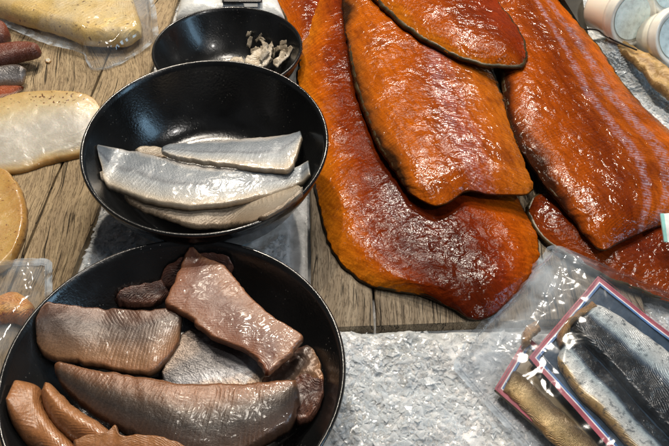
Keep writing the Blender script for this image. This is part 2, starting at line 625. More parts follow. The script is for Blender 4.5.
ZZ = icez(XX, YY)
ub = under_board(XX, YY)
ZZ = np.where(ub, np.minimum(ZZ, -.012), ZZ)
V = np.stack([XX, YY, ZZ], -1).reshape(-1, 3)
ii, jj = np.meshgrid(np.arange(nx - 1), np.arange(ny - 1), indexing='ij')
ii, jj = ii.ravel(), jj.ravel()
Fc = np.stack([ii * ny + jj, (ii + 1) * ny + jj, (ii + 1) * ny + jj + 1, ii * ny + jj + 1], -1).tolist()
rs = np.random.RandomState(3)
oct_ = np.array([(1, 0, 0), (-1, 0, 0), (0, 1, 0), (0, -1, 0), (0, 0, 1), (0, 0, -1)], float)
of = np.array([(0, 2, 4), (2, 1, 4), (1, 3, 4), (3, 0, 4), (2, 0, 5), (1, 2, 5), (3, 1, 5), (0, 3, 5)])
N0 = 240000
cx, cy = rs.uniform(-.3, .5, N0), rs.uniform(.22, 1.1, N0)
dens = .5 + .75 * fbm(np.stack([cx * 24, cy * 24, 0 * cx + .7], -1), 3)
edge = np.clip((.452 - cy) / .05, 0, 1) * (cx > -.05) + .85 * (cx <= -.05) + 1.0 * (cx > .29) * (cy > .5)
ok = ~under_board(cx, cy) & (rs.rand(N0) < np.clip(.25 + dens * .8, 0, 1) * np.clip(edge + .12, 0, 1))
for b_ in ((-.1288, .847, .10), (-.1293, .3757, .13), (-.1266, .6216, .085)):
    ok &= np.hypot(cx - b_[0], cy - b_[1]) > b_[2]
cx, cy = cx[ok], cy[ok]
NS = len(cx)
cz = icez(cx, cy)
r = rs.uniform(.0012, .0050, NS) * np.where(rs.rand(NS) < .10, 1.6, 1)
pp = oct_[None] * rs.uniform(.5, 1.2, (NS, 6, 1)) * np.stack([r, r * rs.uniform(.4, .9, NS), r * rs.uniform(.07, .20, NS)], -1)[:, None, :]
for ax_, am in ((1, .22), (0, .22), (2, 3.14)):
    t_ = rs.uniform(-am, am, NS) * (np.where(rs.rand(NS) < .2, 2.6, 1) if am < 1 else 1)
    c_, s_ = np.cos(t_)[:, None], np.sin(t_)[:, None]
    u_, v_ = [(1, 2), (2, 0), (0, 1)][ax_]
    a_, b_ = pp[..., u_].copy(), pp[..., v_].copy()
    pp[..., u_], pp[..., v_] = a_ * c_ - b_ * s_, a_ * s_ + b_ * c_
pp += np.stack([cx, cy, cz + r * rs.uniform(-.10, .16, NS)], -1)[:, None, :]
b0 = len(V) + 6 * np.arange(NS)
V = np.concatenate([V, pp.reshape(-1, 3)])
Fc = Fc + (b0[:, None, None] + of[None]).reshape(-1, 3).tolist()
fm = [0] * ((nx - 1) * (ny - 1)) + [1] * (NS * 8)
o = mesh("crushed_ice", V, Fc, None, smooth=False, weld=False, origin=(0, .6, 0), mats=[M['ice'], M['shard']], fm=fm)
o.data.polygons.foreach_set("use_smooth", [k == 0 for k in fm])
o["kind"] = "stuff"
o["label"] = "white crushed ice filling the counter between the boards"


# ------------------------------------------------------------------ bowls
class Bowl:
    def __init__(s, c, zr, R, z0, foot, tilt, pw, label):
        s.c, s.zr, s.R, s.z0, s.foot, s.tilt, s.pw = c, zr, R, z0, foot, math.radians(tilt), pw
        s.h = zr - z0
        n = 96
        prof = []
        th = .004
        for k in range(9):
            prof.append((foot * k / 8 * .98 + 1e-5, th + .0015))
        for k in range(1, 25):
            r = foot + (R - .0025 - foot) * k / 24
            prof.append((r, s.inz(r)))
        prof += [(R - .0012, s.h + .0006), (R, s.h), (R + .0008, s.h - .0014), (R + .0003, s.h - .0035), (R - .0022, s.h - .0055)]
        for k in range(23, -1, -1):
            r = foot + (R - .0025 - foot) * k / 24
            prof.append((r + .0025, max(s.inz(r) - .0055, .0)))
        prof += [(foot * .96, .0), (foot * .9, .0015), (1e-5, .0015)]
        V, Fc = [], []
        m = len(prof)
        Rt = np.array(Matrix.Rotation(s.tilt, 3, 'X'))
        piv = np.array([0, 0, s.h])
        for i in range(n):
            a = 2 * math.pi * i / n
            for r, z in prof:
                q = Rt @ (np.array([r * math.cos(a), r * math.sin(a), z]) - piv) + piv
                V.append((c[0] + q[0], c[1] + q[1], z0 + q[2]))
        for i in range(n):
            for k in range(m - 1):
                Fc.append((i * m + k, ((i + 1) % n) * m + k, ((i + 1) % n) * m + k + 1, i * m + k + 1))
        s.o = mesh("bowl", V, Fc, M['bowl'], origin=(c[0], c[1], z0))
        tag(s.o, label, "bowl", "black bowls of fish")

    def inz(s, r):
        x = np.clip((np.asarray(r, float) - s.foot) / (s.R - .0025 - s.foot), 0, 1)
        return .0055 + (s.h - .0055) * (x ** s.pw)

    def surf(s, x, y):
        dx, dy = np.asarray(x) - s.c[0], np.asarray(y) - s.c[1]
        r = np.sqrt(dx * dx + dy * dy)
        over = np.maximum(r - s.R, 0)
        return s.z0 + s.inz(np.minimum(r, s.R)) + dy * math.tan(s.tilt) + over * 0

    def rest(s, px, py, eps=.0015, zmin=-1):
        for z in np.linspace(s.zr + .01, s.z0, 200):
            p = P(px, py, z)
            if z <= s.surf(p[0], p[1]) + eps:
                break
        z = max(z, zmin)
        return P(px, py, z)

    def pts(s, lst, zmin=-1, eps=.0015):
        return [s.rest(t[0], t[1], eps, t[2] if len(t) > 2 else zmin) for t in lst]


mid = Bowl((-.1266, .6216), .082, .1202, .010, .066, 3, 2.1, "black bowl in the middle of three, holding silver herring fillets")
big = Bowl((-.1293, .3757), .058, .1378, -.004, .078, 0, 1.9, "largest black bowl at the bottom, heaped with brown smoked fish")
small = Bowl((-.1288, .8470), .030, .0897, -.028, .042, -2, 2.0, "smallest black bowl at the top, nearly empty with fish scraps")

# ------------------------------------------------------------------ salmon
SK = plain("dark_fish_skin", (.055, .038, .015), .35, .2, .5, 90, .0006)
OR, DR, GO, RD = (.35, .072, .003), (.070, .0085, .0018), (.41, .118, .006), (.16, .021, .002)
sA = salmon("salmon_flesh_deep", [(.02, GO), (.11, OR), (.20, (.18, .024, .002)), (.36, DR), (.56, (.060, .0080, .0018)), (.70, (.15, .017, .003)), (.84, (.30, .05, .003)), (.97, OR)], warp=.10, line=.5, freq=150, coat=.6, wet_bump=.0018)
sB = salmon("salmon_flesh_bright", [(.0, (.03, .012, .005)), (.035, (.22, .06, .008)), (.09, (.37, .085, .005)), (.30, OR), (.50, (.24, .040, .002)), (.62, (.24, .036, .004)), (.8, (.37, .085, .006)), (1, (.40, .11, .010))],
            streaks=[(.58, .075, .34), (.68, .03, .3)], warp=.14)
sC = salmon("salmon_flesh_red", [(0, GO), (.1, OR), (.35, (.27, .048, .003)), (.6, RD), (1, (.26, .03, .006))], warp=.2)
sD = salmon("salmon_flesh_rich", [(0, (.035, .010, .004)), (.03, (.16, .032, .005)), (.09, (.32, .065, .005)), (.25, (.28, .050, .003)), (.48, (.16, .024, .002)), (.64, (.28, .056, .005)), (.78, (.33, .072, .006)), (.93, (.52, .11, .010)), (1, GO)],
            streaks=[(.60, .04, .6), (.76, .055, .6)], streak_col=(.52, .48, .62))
sE = salmon("salmon_flesh_dark", [(0, (.22, .038, .004)), (.4, (.10, .012, .002)), (.7, (.17, .024, .003)), (1, (.28, .050, .005))], warp=.1, freq=120)


def salmon_fillet(L, R, T, mat, label, seed, arch=.0, er=.034, nu=240, nv=110, rag=.0014, wob=.0012, floor=None, e0=None):
    V, Fc, UV = strip(L, R, nu, nv, T, er, arch, rag, wob, 34, seed, floor, lift=.0015, pw=.92, e0=e0)
    o = mesh("salmon_fillet", V, Fc, mat, UV=UV)
    tag(o, label, "fish fillet", "smoked salmon fillets")
    V, Fc, UV = strip(L, R, 90, 24, .003, .004, arch, rag, .0003, 18, seed, floor, outset=.0018, e0=e0)
    mesh("skin", V, Fc, SK, o, UV=UV)
    return o


# lowest left fillet, its tail running up out of the frame
salmon_fillet(pts([(415, 295), (396, 292), (370, 285), (345, 268), (331, 247), (321, 215), (311, 160), (300, 108), (298, 75), (306, 28), (318, -5), (330, -50)], .003),
              pts([(527, 283), (536, 266), (539, 250), (533, 228), (520, 205), (503, 170), (480, 100), (455, 40), (430, 0), (415, -20), (395, -50)], .003),
              .011, sA, "largest salmon fillet, lowest of the left pile, reaching the board's near edge", 1, arch=.003,
              e0=pts([(415, 295), (430, 298), (444, 306), (456, 312), (468, 320), (480, 322), (494, 316), (508, 303), (518, 293), (527, 283)], .003))
# centre fillet on top of it
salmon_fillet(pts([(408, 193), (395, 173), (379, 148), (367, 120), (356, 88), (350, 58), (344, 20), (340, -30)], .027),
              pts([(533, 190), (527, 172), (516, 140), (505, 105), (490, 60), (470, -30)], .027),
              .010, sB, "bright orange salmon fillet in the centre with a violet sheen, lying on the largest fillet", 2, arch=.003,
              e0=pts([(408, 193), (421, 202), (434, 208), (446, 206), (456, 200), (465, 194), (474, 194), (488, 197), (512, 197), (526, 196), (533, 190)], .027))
# small piece on top
salmon_fillet(pts([(521, 68, .047), (505, 68, .047), (478, 65, .047), (450, 55, .046), (421, 39, .046), (396, 20, .045), (376, 1, .045), (355, -20, .045), (340, -45, .045)]),
              pts([(523, 66, .047), (526, 58, .047), (524, 42, .048), (516, 26, .048), (504, 10, .048), (490, -6, .048), (474, -20, .047), (450, -35, .046), (430, -55, .045)]),
              .010, sC, "red-orange salmon piece with a blunt dark end, topmost of the left pile", 3, arch=.004)
# big right fillet
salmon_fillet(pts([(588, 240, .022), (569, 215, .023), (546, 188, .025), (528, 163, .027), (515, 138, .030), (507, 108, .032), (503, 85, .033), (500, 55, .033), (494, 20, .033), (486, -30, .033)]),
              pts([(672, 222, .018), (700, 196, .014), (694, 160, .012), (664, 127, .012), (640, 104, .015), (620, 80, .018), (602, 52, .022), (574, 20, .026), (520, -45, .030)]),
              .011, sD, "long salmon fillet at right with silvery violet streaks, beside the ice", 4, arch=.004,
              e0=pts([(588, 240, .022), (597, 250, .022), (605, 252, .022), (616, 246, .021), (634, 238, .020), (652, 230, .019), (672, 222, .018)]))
# dark one beneath it
salmon_fillet(pts([(527, 208, .004), (528, 216, .004), (540, 236, .004), (557, 251, .004), (580, 265, .004), (614, 283, .004), (653, 298, .004), (700, 312, .004)]),
              pts([(530, 204, .004), (538, 196, .004), (560, 190, .004), (590, 195, .004), (620, 205, .004), (650, 212, .004), (680, 215, .004), (720, 225, .004)]),
              .010, sE, "dark red salmon fillet half hidden beneath the long streaked fillet", 5, arch=.002)
# one behind the small bowl
salmon_fillet(pts([(301, 44, .002), (293, 36, .002), (284, 18, .002), (276, 2, .002), (268, -20, .002), (262, -40, .002)]),
              pts([(312, 46, .002), (322, 36, .002), (325, 20, .002), (330, 2, .002), (340, -20, .002), (350, -40, .002)]),
              .008, sC, "orange salmon fillet just showing behind the smallest bowl", 6)

# ------------------------------------------------------------------ herring in the middle bowl
hS = fishmat("silver_herring", [(0, (.38, .32, .25)), (.07, (.28, .27, .26)), (.16, (.12, .145, .17)), (.42, (.15, .175, .205)), (.52, (.10, .115, .135)), (.6, (.20, .225, .25)), (.8, (.27, .27, .26)), (.93, (.36, .31, .24)), (1, (.42, .34, .25))],
             warp=.12, freq=240, skew=.55, mid=.42, line=0.26, line_col=(1.5, 1.5, 1.5), line_bump=.00006, line_noise=.22, fc=.3, fine=900, fine_bump=.0003, lump=160, lump_bump=.0002,
             rough=.34, metal=.12, mottle=((.46, .49, .52), 40, .58, .5), coat=.7, coat_r=.12, wet=70, wet_bump=.0010)
hW = fishmat("white_herring_flesh", [(0, (.32, .27, .20)), (.3, (.38, .33, .26)), (.6, (.29, .25, .20)), (1, (.26, .20, .14))], warp=.2, freq=200, skew=.55, line=0.30, line_bump=0.00036, line_noise=.2,
             fine=800, rough=.35, metal=.1, lump_bump=.0010, mottle=((.30, .22, .15), 50, .6, .5))


def slabfish(name, L, R, T, mat, label, cat, group, seed, er=.003, arch=.0, rag=.0012, wob=.0008, nu=130, nv=44, floor=None, wsc=40, lift=0):
    V, Fc, UV = strip(L, R, nu, nv, T, er, arch, rag, wob, wsc, seed, floor, lift)
    o = mesh(name, V, Fc, mat, UV=UV)
    return tag(o, label, cat, group)


fl = lambda x, y: mid.surf(x, y) + .001
GM = "silver herring fillets in the middle bowl"
slabfish("herring_fillet", mid.pts([(124, 197), (128, 193), (150, 196), (200, 202), (240, 196), (275, 190), (296, 188), (303, 190)], .040),
         mid.pts([(126, 201), (134, 207), (162, 219), (198, 229), (232, 228), (263, 221), (290, 206), (303, 197)], .036),
         .0048, hW, "cream herring fillet, flesh showing, lowest in the middle bowl", "fish fillet", GM, 11, floor=fl)
slabfish("herring_fillet", mid.pts([(97, 150), (101, 147), (121, 151), (155, 157), (189, 166), (232, 171), (270, 174), (291, 171), (309, 162)], .050),
         mid.pts([(99, 158), (102, 170), (107, 187), (124, 195), (155, 205), (198, 210), (240, 205), (274, 197), (300, 187), (311, 177)], .046),
         .0048, hS, "widest silver herring fillet, lying across the middle of its bowl", "fish fillet", GM, 12, arch=.0012, floor=fl, rag=.0012, wob=.0004)
slabfish("herring_fillet", mid.pts([(161, 151), (167, 147), (198, 144.5), (240, 141.5), (274, 139), (291, 136), (301, 133)], .054),
         mid.pts([(162, 154), (172, 159), (198, 164), (240, 170), (274, 173.5), (291, 172), (303, 141)], .056),
         .0048, hS, "narrower silver herring fillet, farthest back in the middle bowl", "fish fillet", GM, 13, arch=.0012, floor=fl, wob=.0004)
slabfish("herring_piece", mid.pts([(135, 152), (142, 149), (152, 148), (164, 150)], .040), mid.pts([(137, 156), (146, 159), (158, 161), (168, 160)], .040),
         .0048, hW, "small white herring scrap poking out between two silver fillets", "fish piece", GM, 14, nu=40, nv=20, floor=fl)
slabfish("herring_piece", mid.pts([(100, 174), (104, 172), (110, 174), (116, 178)], .047), mid.pts([(101, 180), (106, 184), (114, 186), (120, 186)], .047),
         .0048, hW, "small rounded herring end under the left tip of the widest silver fillet", "fish piece", GM, 15, nu=40, nv=20, floor=fl)

# ------------------------------------------------------------------ scraps in the small bowl
fs = lambda x, y: small.surf(x, y) + .001
sc = fishmat("fish_scrap", [(0, (.58, .52, .42)), (.5, (.46, .39, .29)), (1, (.62, .57, .49))], warp=.4, wscale=60, line=.3, rough=.35, mottle=((.26, .21, .15), 90, .54, .6), coat=.6, coat_r=.12, wet=120, lump_bump=.001)
GS = "fish scraps in the smallest bowl"
for k, (l, r, lab) in enumerate([
        ([(244, 64), (248, 58), (256, 52), (266, 47), (272, 42)], [(250, 70), (262, 70), (270, 64), (273, 56), (273, 45)], "biggest pale fish scrap in the smallest bowl"),
        ([(272, 64), (278, 56), (284, 50), (291, 46)], [(277, 68), (284, 61), (289, 55), (293, 48)], "pink-brown strip of fish on the right wall of the smallest bowl"),
        ([(258, 60), (261, 52), (262, 44), (260, 40)], [(262, 62), (267, 54), (268, 47), (263, 41)], "thin fish scrap standing up at the back of the scrap heap"),
        ([(228, 62), (234, 58), (242, 57)], [(231, 66), (238, 67), (246, 66)], "small crumb of fish, leftmost in the smallest bowl")]):
    slabfish("fish_scrap", small.pts(l, .004 if k != 2 else .012), small.pts(r, .004 if k != 2 else .010), .0032, sc, lab, "fish scrap", GS, 20 + k, er=.004, rag=.003, wob=.003, nu=46, nv=22, floor=fs, wsc=120)

rr = random.Random(5)
for k in range(20):
    px, py, a_ = rr.gauss(262, 10), rr.gauss(56, 5), rr.uniform(-1.0, 1.8)
    ln_, wd_ = rr.uniform(5, 11), rr.uniform(1.2, 2.6)
    ux, uy = math.cos(a_), -math.sin(a_) * .7
    lift_ = rr.uniform(.006, .013)
    slabfish("fish_flake", [small.rest(px + ux * q * ln_ - uy * wd_, py + uy * q * ln_ + ux * wd_, .0015) + np.array([0, 0, lift_ * (1 + .5 * q)]) for q in (-.5, 0, .5)],
             [small.rest(px + ux * q * ln_ + uy * wd_, py + uy * q * ln_ - ux * wd_, .0015) + np.array([0, 0, lift_ * (1 + .3 * q)]) for q in (-.5, 0, .5)],
             .0025, sc, "thin pale fish shred in the scrap heap of the smallest bowl", "fish scrap", "fish shreds in the smallest bowl", 60 + k, er=.0015, rag=.0015, wob=.001, nu=20, nv=10, wsc=150)

# ------------------------------------------------------------------ smoked fish in the big bowl
fb = lambda x, y: big.surf(x, y) + .001
GB = "brown smoked herring in the largest bowl"
kS = fishmat("smoked_herring_skin", [(0, (0.123, 0.052, 0.025)), (.14, (0.093, 0.044, 0.028)), (.3, (0.075, 0.052, 0.044)), (.5, (0.117, 0.080, 0.062)), (.72, (0.210, 0.123, 0.075)), (.9, (0.260, 0.137, 0.068)), (1, (0.247, 0.111, 0.050))],
             warp=.22, wscale=26, freq=300, skew=.55, mid=.3, line=0.32, line_col=(1.6, 1.55, 1.5), line_bump=.00010, line_noise=.25, fine=800, fine_bump=.0002, rough=.36, metal=.15, coat=.42, coat_r=.11, wet=80, wet_bump=.0018, lump_bump=.0004)
kF = fishmat("smoked_herring_flesh", [(0, (0.252, 0.108, 0.054)), (.2, (0.226, 0.087, 0.047)), (.45, (0.151, 0.054, 0.031)), (.6, (0.139, 0.047, 0.028)), (.8, (0.239, 0.101, 0.050)), (1, (0.277, 0.125, 0.063))],
             warp=.2, wscale=24, freq=262, skew=.55, mid=.52, line=0.22, line_col=(1.5, 1.45, 1.4), line_bump=.00010, line_noise=.3, fine=650, fine_bump=.0002, rough=.42, metal=.0, lump_bump=.0004, coat=.42, coat_r=.11, wet=80, wet_bump=.0018)
kG = fishmat("smoked_herring_grey", [(0, (0.176, 0.128, 0.096)), (.25, (0.096, 0.088, 0.088)), (.5, (0.128, 0.124, 0.128)), (.75, (0.240, 0.240, 0.256)), (1, (0.280, 0.192, 0.128))],
             warp=.3, freq=300, skew=.55, line=0.30, line_col=(1.7, 1.7, 1.7), line_bump=.00010, line_noise=.25, rough=.28, metal=.35, mottle=((.50, .52, .55), 38, .58, .8))
kL = fishmat("smoked_herring_long", [(0, (0.202, 0.086, 0.036)), (.16, (0.182, 0.076, 0.033)), (.34, (0.121, 0.056, 0.027)), (.48, (0.056, 0.036, 0.025)), (.66, (0.038, 0.030, 0.027)), (.85, (0.066, 0.040, 0.030)), (1, (0.101, 0.051, 0.030))],
             warp=.10, wscale=20, freq=262, skew=.55, mid=.15, line=0.34, line_col=(1.7, 1.6, 1.4), line_bump=.00010, line_noise=.25, fine=700, fine_bump=.0002, rough=.38, metal=.12, coat=.42, coat_r=.11, wet=80, wet_bump=.0018, lump_bump=.0004)
kO = fishmat("smoked_roe", [(0, (.26, .115, .045)), (.3, (.37, .165, .062)), (.6, (.34, .145, .055)), (1, (.20, .08, .03))], warp=.25, line=.15, line_bump=.0002, fine=500, fine_bump=.0002, lump=120, lump_bump=.0006, rough=.38, coat=.7, coat_r=.12, wet=70, wet_bump=.0015,
             mottle=((.24, .09, .04), 50, .57, .6))
kD = fishmat("smoked_fish_dark", [(0, (.15, .06, .04)), (.5, (.07, .04, .035)), (1, (.20, .09, .06))], warp=.5, wscale=60, rough=.34, lump=90, lump_bump=.0016, fine_bump=.0004, line=.3, coat=.5, coat_r=.12, wet=80, wet_bump=.002)

slabfish("smoked_fish_piece", big.pts([(116, 303), (122, 293), (136, 289), (150, 286), (164, 283)], .020), big.pts([(119, 308), (134, 310), (148, 309), (160, 306), (172, 298)], .020), 0.0074, kD,
         "dark wrinkled fish piece behind the grey-skinned herring, at the left rear of the heap", "fish piece", GB, 30, rag=.0016, wob=.0014, wsc=70, nu=60, nv=30, floor=fb)
slabfish("smoked_fish_piece", big.pts([(160, 286), (165, 272), (174, 264), (188, 257), (204, 256), (218, 257), (231, 262)], .024), big.pts([(165, 292), (175, 293), (190, 292), (205, 289), (218, 284), (230, 276), (234, 268)], .020), 0.0074, kD,
         "dark fish piece peeking out behind the slanting brown fillet's upper end", "fish piece", GB, 31, rag=.0016, wob=.0014, wsc=70, nu=60, nv=30, floor=fb)
slabfish("smoked_herring", big.pts([(162, 374), (166, 362), (174, 350), (182, 336), (192, 330)], .030), big.pts([(164, 392), (200, 394), (240, 392), (268, 384), (276, 358), (232, 346)][::-1][::-1], .026), 00.0055, kG,
         "blue-grey silvery herring piece under the slanting brown fillet", "fish fillet", GB, 32, floor=fb)
slabfish("smoked_herring", big.pts([(258, 392), (262, 376), (272, 364), (288, 354), (304, 349), (311, 349)], .026), big.pts([(266, 404), (290, 408), (312, 400), (324, 385), (322, 370), (315, 352)], .026), 00.0055, kS,
         "short dark herring end at the right of the heap", "fish piece", GB, 33, rag=.002, wob=.003, wsc=80, floor=fb)
slabfish("smoked_herring", big.pts([(36, 330), (38, 318), (44, 308), (52, 305), (97, 310), (145, 312), (176, 309), (184, 311)], .040), big.pts([(37, 338), (40, 350), (50, 361), (77, 365), (110, 371), (145, 377), (162, 370), (180, 345)], .034), 00.0055, kS,
         "grey-brown herring fillet with ridged skin, leftmost of the heap", "fish fillet", GB, 34, arch=.002, floor=fb)
slabfish("smoked_herring", big.pts([(189, 249), (181, 268), (173, 287), (166, 306), (185, 318), (213, 340), (242, 352), (258, 364), (264, 376)], .046), big.pts([(192, 249), (204, 258), (228, 271), (252, 299), (271, 317), (295, 332), (304, 340), (290, 358), (268, 376)], .048), 00.0055, kF,
         "brown flesh-up herring fillet slanting across the top of the heap", "fish fillet", GB, 35, arch=.0015, floor=fb, rag=.0016)
slabfish("smoked_herring", big.pts([(56, 376), (57, 366), (66, 365), (90, 371), (116, 375), (150, 381), (182, 386), (236, 386), (271, 384), (297, 381)], .046),
         big.pts([(58, 380), (66, 394), (87, 413), (121, 433), (160, 452), (195, 466), (232, 462), (262, 448), (290, 430), (301, 402)], .040), 00.0080, kL,
         "long herring fillet with golden back edge and dark belly, nearest of the whole heap", "fish fillet", GB, 36, arch=.005, floor=fb, er=.005)
slabfish("smoked_fish_piece", big.pts([(293, 384), (300, 376), (308, 376), (316, 380), (324, 384)], .032), big.pts([(292, 408), (298, 424), (308, 424), (316, 416), (324, 395)], .028), 0.0074, kD,
         "gnarled dark tail end at the right tip of the long herring fillet", "fish piece", GB, 37, rag=.002, wob=.003, wsc=90, nu=50, nv=30, floor=fb)
slabfish("smoked_roe", big.pts([(44, 390), (47, 386), (52, 386), (62, 396), (81, 413), (108, 430), (116, 440)], .046), big.pts([(43, 394), (43, 403), (48, 417), (59, 432), (75, 445), (94, 455), (112, 452)], .042), 0.0150, kO,
         "curved orange-brown lobe tucked against the long herring fillet", "fish roe", GB, 38, er=.012, floor=fb, rag=.0006, wob=.0006)
slabfish("smoked_roe", big.pts([(12, 392), (18, 385), (30, 386), (42, 390), (46, 408), (60, 430), (80, 450), (92, 466)], .038), big.pts([(9, 398), (8, 408), (12, 424), (22, 440), (34, 452), (46, 462), (62, 474), (84, 480)], .036), 0.0150, kO,
         "curved orange-brown lobe at the far left edge of the heap", "fish roe", GB, 39, er=.012, floor=fb, rag=.0006, wob=.0006)
slabfish("smoked_fish_strip", big.pts([(74, 444), (90, 438), (110, 434), (117, 429), (122, 438), (150, 438), (174, 443), (192, 452)], .060), big.pts([(76, 456), (92, 458), (112, 458), (122, 458), (134, 458), (152, 462), (172, 464), (186, 462)], .056), 0.0090, kO,
         "thin orange-brown strip with a nub, in front of the two lobes", "fish piece", GB, 40, floor=fb, rag=.001)

# ------------------------------------------------------------------ left side: slabs and sausages
tan = fishmat("tan_smoked_skin", [(0, (.40, .21, .05)), (.3, (.50, .32, .10)), (.6, (.50, .32, .11)), (.85, (.52, .36, .15)), (1, (.52, .40, .22))], warp=.35, line=.1, line_bump=.0, fc=.3, fine=500, fine_bump=.00015, lump=110, lump_bump=.0006, rough=.36, sss=.25,
              mottle=((.36, .17, .04), 26, .54, .6), speck=((.24, .11, .035), 300, .66), coat=.5, wet=70, wet_bump=.002)
white = fishmat("white_fish_cut", [(0, (.50, .33, .12)), (.16, (.54, .44, .27)), (.34, (.52, .49, .42)), (.6, (.50, .48, .43)), (.86, (.52, .44, .29)), (1, (.42, .23, .06))], warp=.12, freq=24, skew=.4, mid=.1, line=.6, line_col=(1.35, 1.35, 1.35), line_bump=.0002,
                line_noise=.5, rough=.34, lump_bump=.0004, fine_bump=.0001, sss=.35, coat=.5, wet=60, wet_bump=.002, mottle=((.50, .46, .40), 30, .56, .5))
slabm = fishmat("peppered_slab", [(0, (.48, .31, .11)), (.12, (.53, .38, .17)), (.28, (.54, .43, .24)), (.42, (.52, .47, .36)), (.55, (.50, .48, .43)), (.88, (.50, .47, .40)), (.96, (.50, .37, .18)), (1, (.40, .23, .07))],
                warp=.10, wscale=20, freq=26, skew=.5, mid=.2, line=.55, line_col=(1.3, 1.33, 1.36), line_bump=.0002, line_noise=.4, rough=.36, fc=.3, fine=500, fine_bump=.0001, lump=90, lump_bump=.0005, sss=.3,
                coat=.6, coat_r=.12, wet=60, wet_bump=.0016, speck=((.14, .065, .025), 300, .63, .32))
GL = "tan smoked fish slabs on the pale board"
# block: tan top sheet and white front cut face as parts
root = thing("smoked_fish_slab", tuple(P(45, 150)), "pale slab with peppered tan top and white cut face, beside the middle bowl", "smoked fish", GL)
V, Fc, UV = strip(pts([(-40, 104, .024), (0, 99, .024), (16, 95, .024), (40, 92, .024), (75, 93, .024), (92, 98, .022), (102, 110, .018)]),
                  pts([(-40, 182, .001), (0, 176, .001), (20, 174, .001), (50, 165, .001), (81, 158, .001), (96, 153, .001), (102, 140, .004)]), 140, 70, .004, .004, .007, .0006, .0010, 30, 52)
mesh("flesh", V, Fc, slabm, root, UV=UV)
V, Fc, UV = strip(pts([(-40, 112, .004), (0, 106, .004), (40, 102, .004), (80, 104, .004), (100, 114, .004)]), pts([(-40, 156, .001), (0, 150, .001), (40, 144, .001), (80, 140, .001), (97, 138, .001)]), 60, 24, .016, .02, 0, 0, 0, 18, 53)
mesh("underside", V, Fc, tan, root, UV=UV)
slabfish("smoked_fish_slab", pts([(-34, 186, .002), (-20, 174, .002), (0, 172, .002), (9, 175, .002), (18, 184, .002), (24, 195, .002), (28, 212, .002), (27, 232, .002), (20, 252, .002), (12, 266, .002)]),
         pts([(-36, 190, .002), (-44, 205, .002), (-50, 225, .002), (-48, 245, .002), (-40, 262, .002), (-30, 272, .002), (-20, 276, .002), (-10, 276, .002), (0, 274, .002), (10, 268, .002)]), .011, tan,
         "rounded all-tan slab cut by the photo's left edge, above the small plastic bag", "smoked fish", GL, 54, er=.006, rag=.0008)

saus = fishmat("smoked_dark_red", [(0, (.20, .06, .03)), (.3, (.17, .05, .03)), (.6, (.12, .035, .022)), (1, (.09, .03, .02))], warp=.3, line=.15, line_bump=.0002, lump=150, lump_bump=.0012, rough=.32, fine_bump=.0006)
redc = fishmat("smoked_red_cut", [(0, (.16, .035, .015)), (.4, (.42, .10, .03)), (.8, (.34, .07, .02)), (1, (.62, .45, .36))], warp=.12, rough=.3, lump_bump=.0012, line=.2)
GR = "dark smoked fish pieces at the left edge"
slabfish("smoked_fish_piece", pts([(-40, 62, .012), (-10, 52, .014), (0, 50, .015), (15, 47, .016), (32, 47, .016), (39, 49, .016), (42, 53, .016)]), pts([(-40, 76, .012), (-10, 70, .012), (0, 68, .014), (12, 65, .014), (24, 62, .015), (36, 59, .016), (41, 56, .016)]), .014, saus,
         "dark red tapering fish piece lying over the silver-skinned cut piece", "smoked fish", GR, 60, er=.010, rag=.0006)
slabfish("smoked_fish_piece", pts([(-40, 36, .004), (-10, 28, .004), (0, 26, .004), (7, 29, .004), (11, 36, .004)]), pts([(-40, 52, .004), (-10, 50, .004), (0, 48, .004), (6, 46, .004), (11, 40, .004)]), .016, saus,
         "dark red fish piece just below the bag of yellow fish", "smoked fish", GR, 61, er=.011, rag=.0006)
r2 = thing("smoked_fish_piece", tuple(P(5, 90)), "cut piece with silver skin and orange-red face, under the tapering fish piece", "smoked fish", GR)
V, Fc, UV = strip(pts([(-40, 78, .016), (0, 68, .017), (18, 66, .017), (27, 70, .016)]), pts([(-40, 100, .006), (0, 88, .006), (22, 86, .006), (26, 78, .010)]), 60, 30, .005, .006, .003, .0005, .0006, 40, 62)
mesh("skin", V, Fc, kG, r2, UV=UV)
V, Fc, UV = strip(pts([(-40, 97, .006), (0, 87, .006), (15, 86, .006), (24, 87, .005)]), pts([(-40, 112, .001), (0, 100, .001), (12, 97, .001), (23, 90, .001)]), 60, 30, .004, .005, 0, .0005, .0004, 40, 63)
mesh("cut_face", V, Fc, redc, r2, UV=UV)
slabfish("fish_crumb", pts([(45, 60.5, .001), (47, 59, .001), (50, 59.5, .001)]), pts([(46, 63, .001), (49, 63.5, .001), (51.5, 61.5, .001)]), .003, white, "tiny pale crumb on the pale board near the dark fish pieces", "crumb", None, 64, er=.002, nu=20, nv=12)

# bag of yellow fish, top left
yel = fishmat("yellow_fish", [(0, (.58, .40, .13)), (.3, (.66, .49, .19)), (.7, (.64, .46, .17)), (1, (.58, .38, .12))], warp=.3, wscale=14, line=.1, line_bump=.0003, rough=.4, lump=60, lump_bump=.002, speck=((.16, .08, .02), 200, .68), fine_bump=.0003,
              mottle=((.70, .58, .32), 16, .55, .6))
GY = None
slabfish("fish_fillet", pts([(-30, -10, .010), (-12, 14, .010), (0, 18, .010), (23, 26, .010), (58, 35, .010), (84, 45, .010), (110, 47, .010), (128, 46, .010), (142, 38, .010)]),
         pts([(-20, -30, .012), (-10, -34, .012), (10, -36, .012), (40, -38, .012), (70, -38, .012), (100, -34, .012), (118, -22, .012), (132, -2, .010), (143, 30, .010)]), .020, yel,
         "pale yellow fish fillet sealed inside the large clear bag at top left", "fish fillet", None, 70, er=.016, wob=.002)


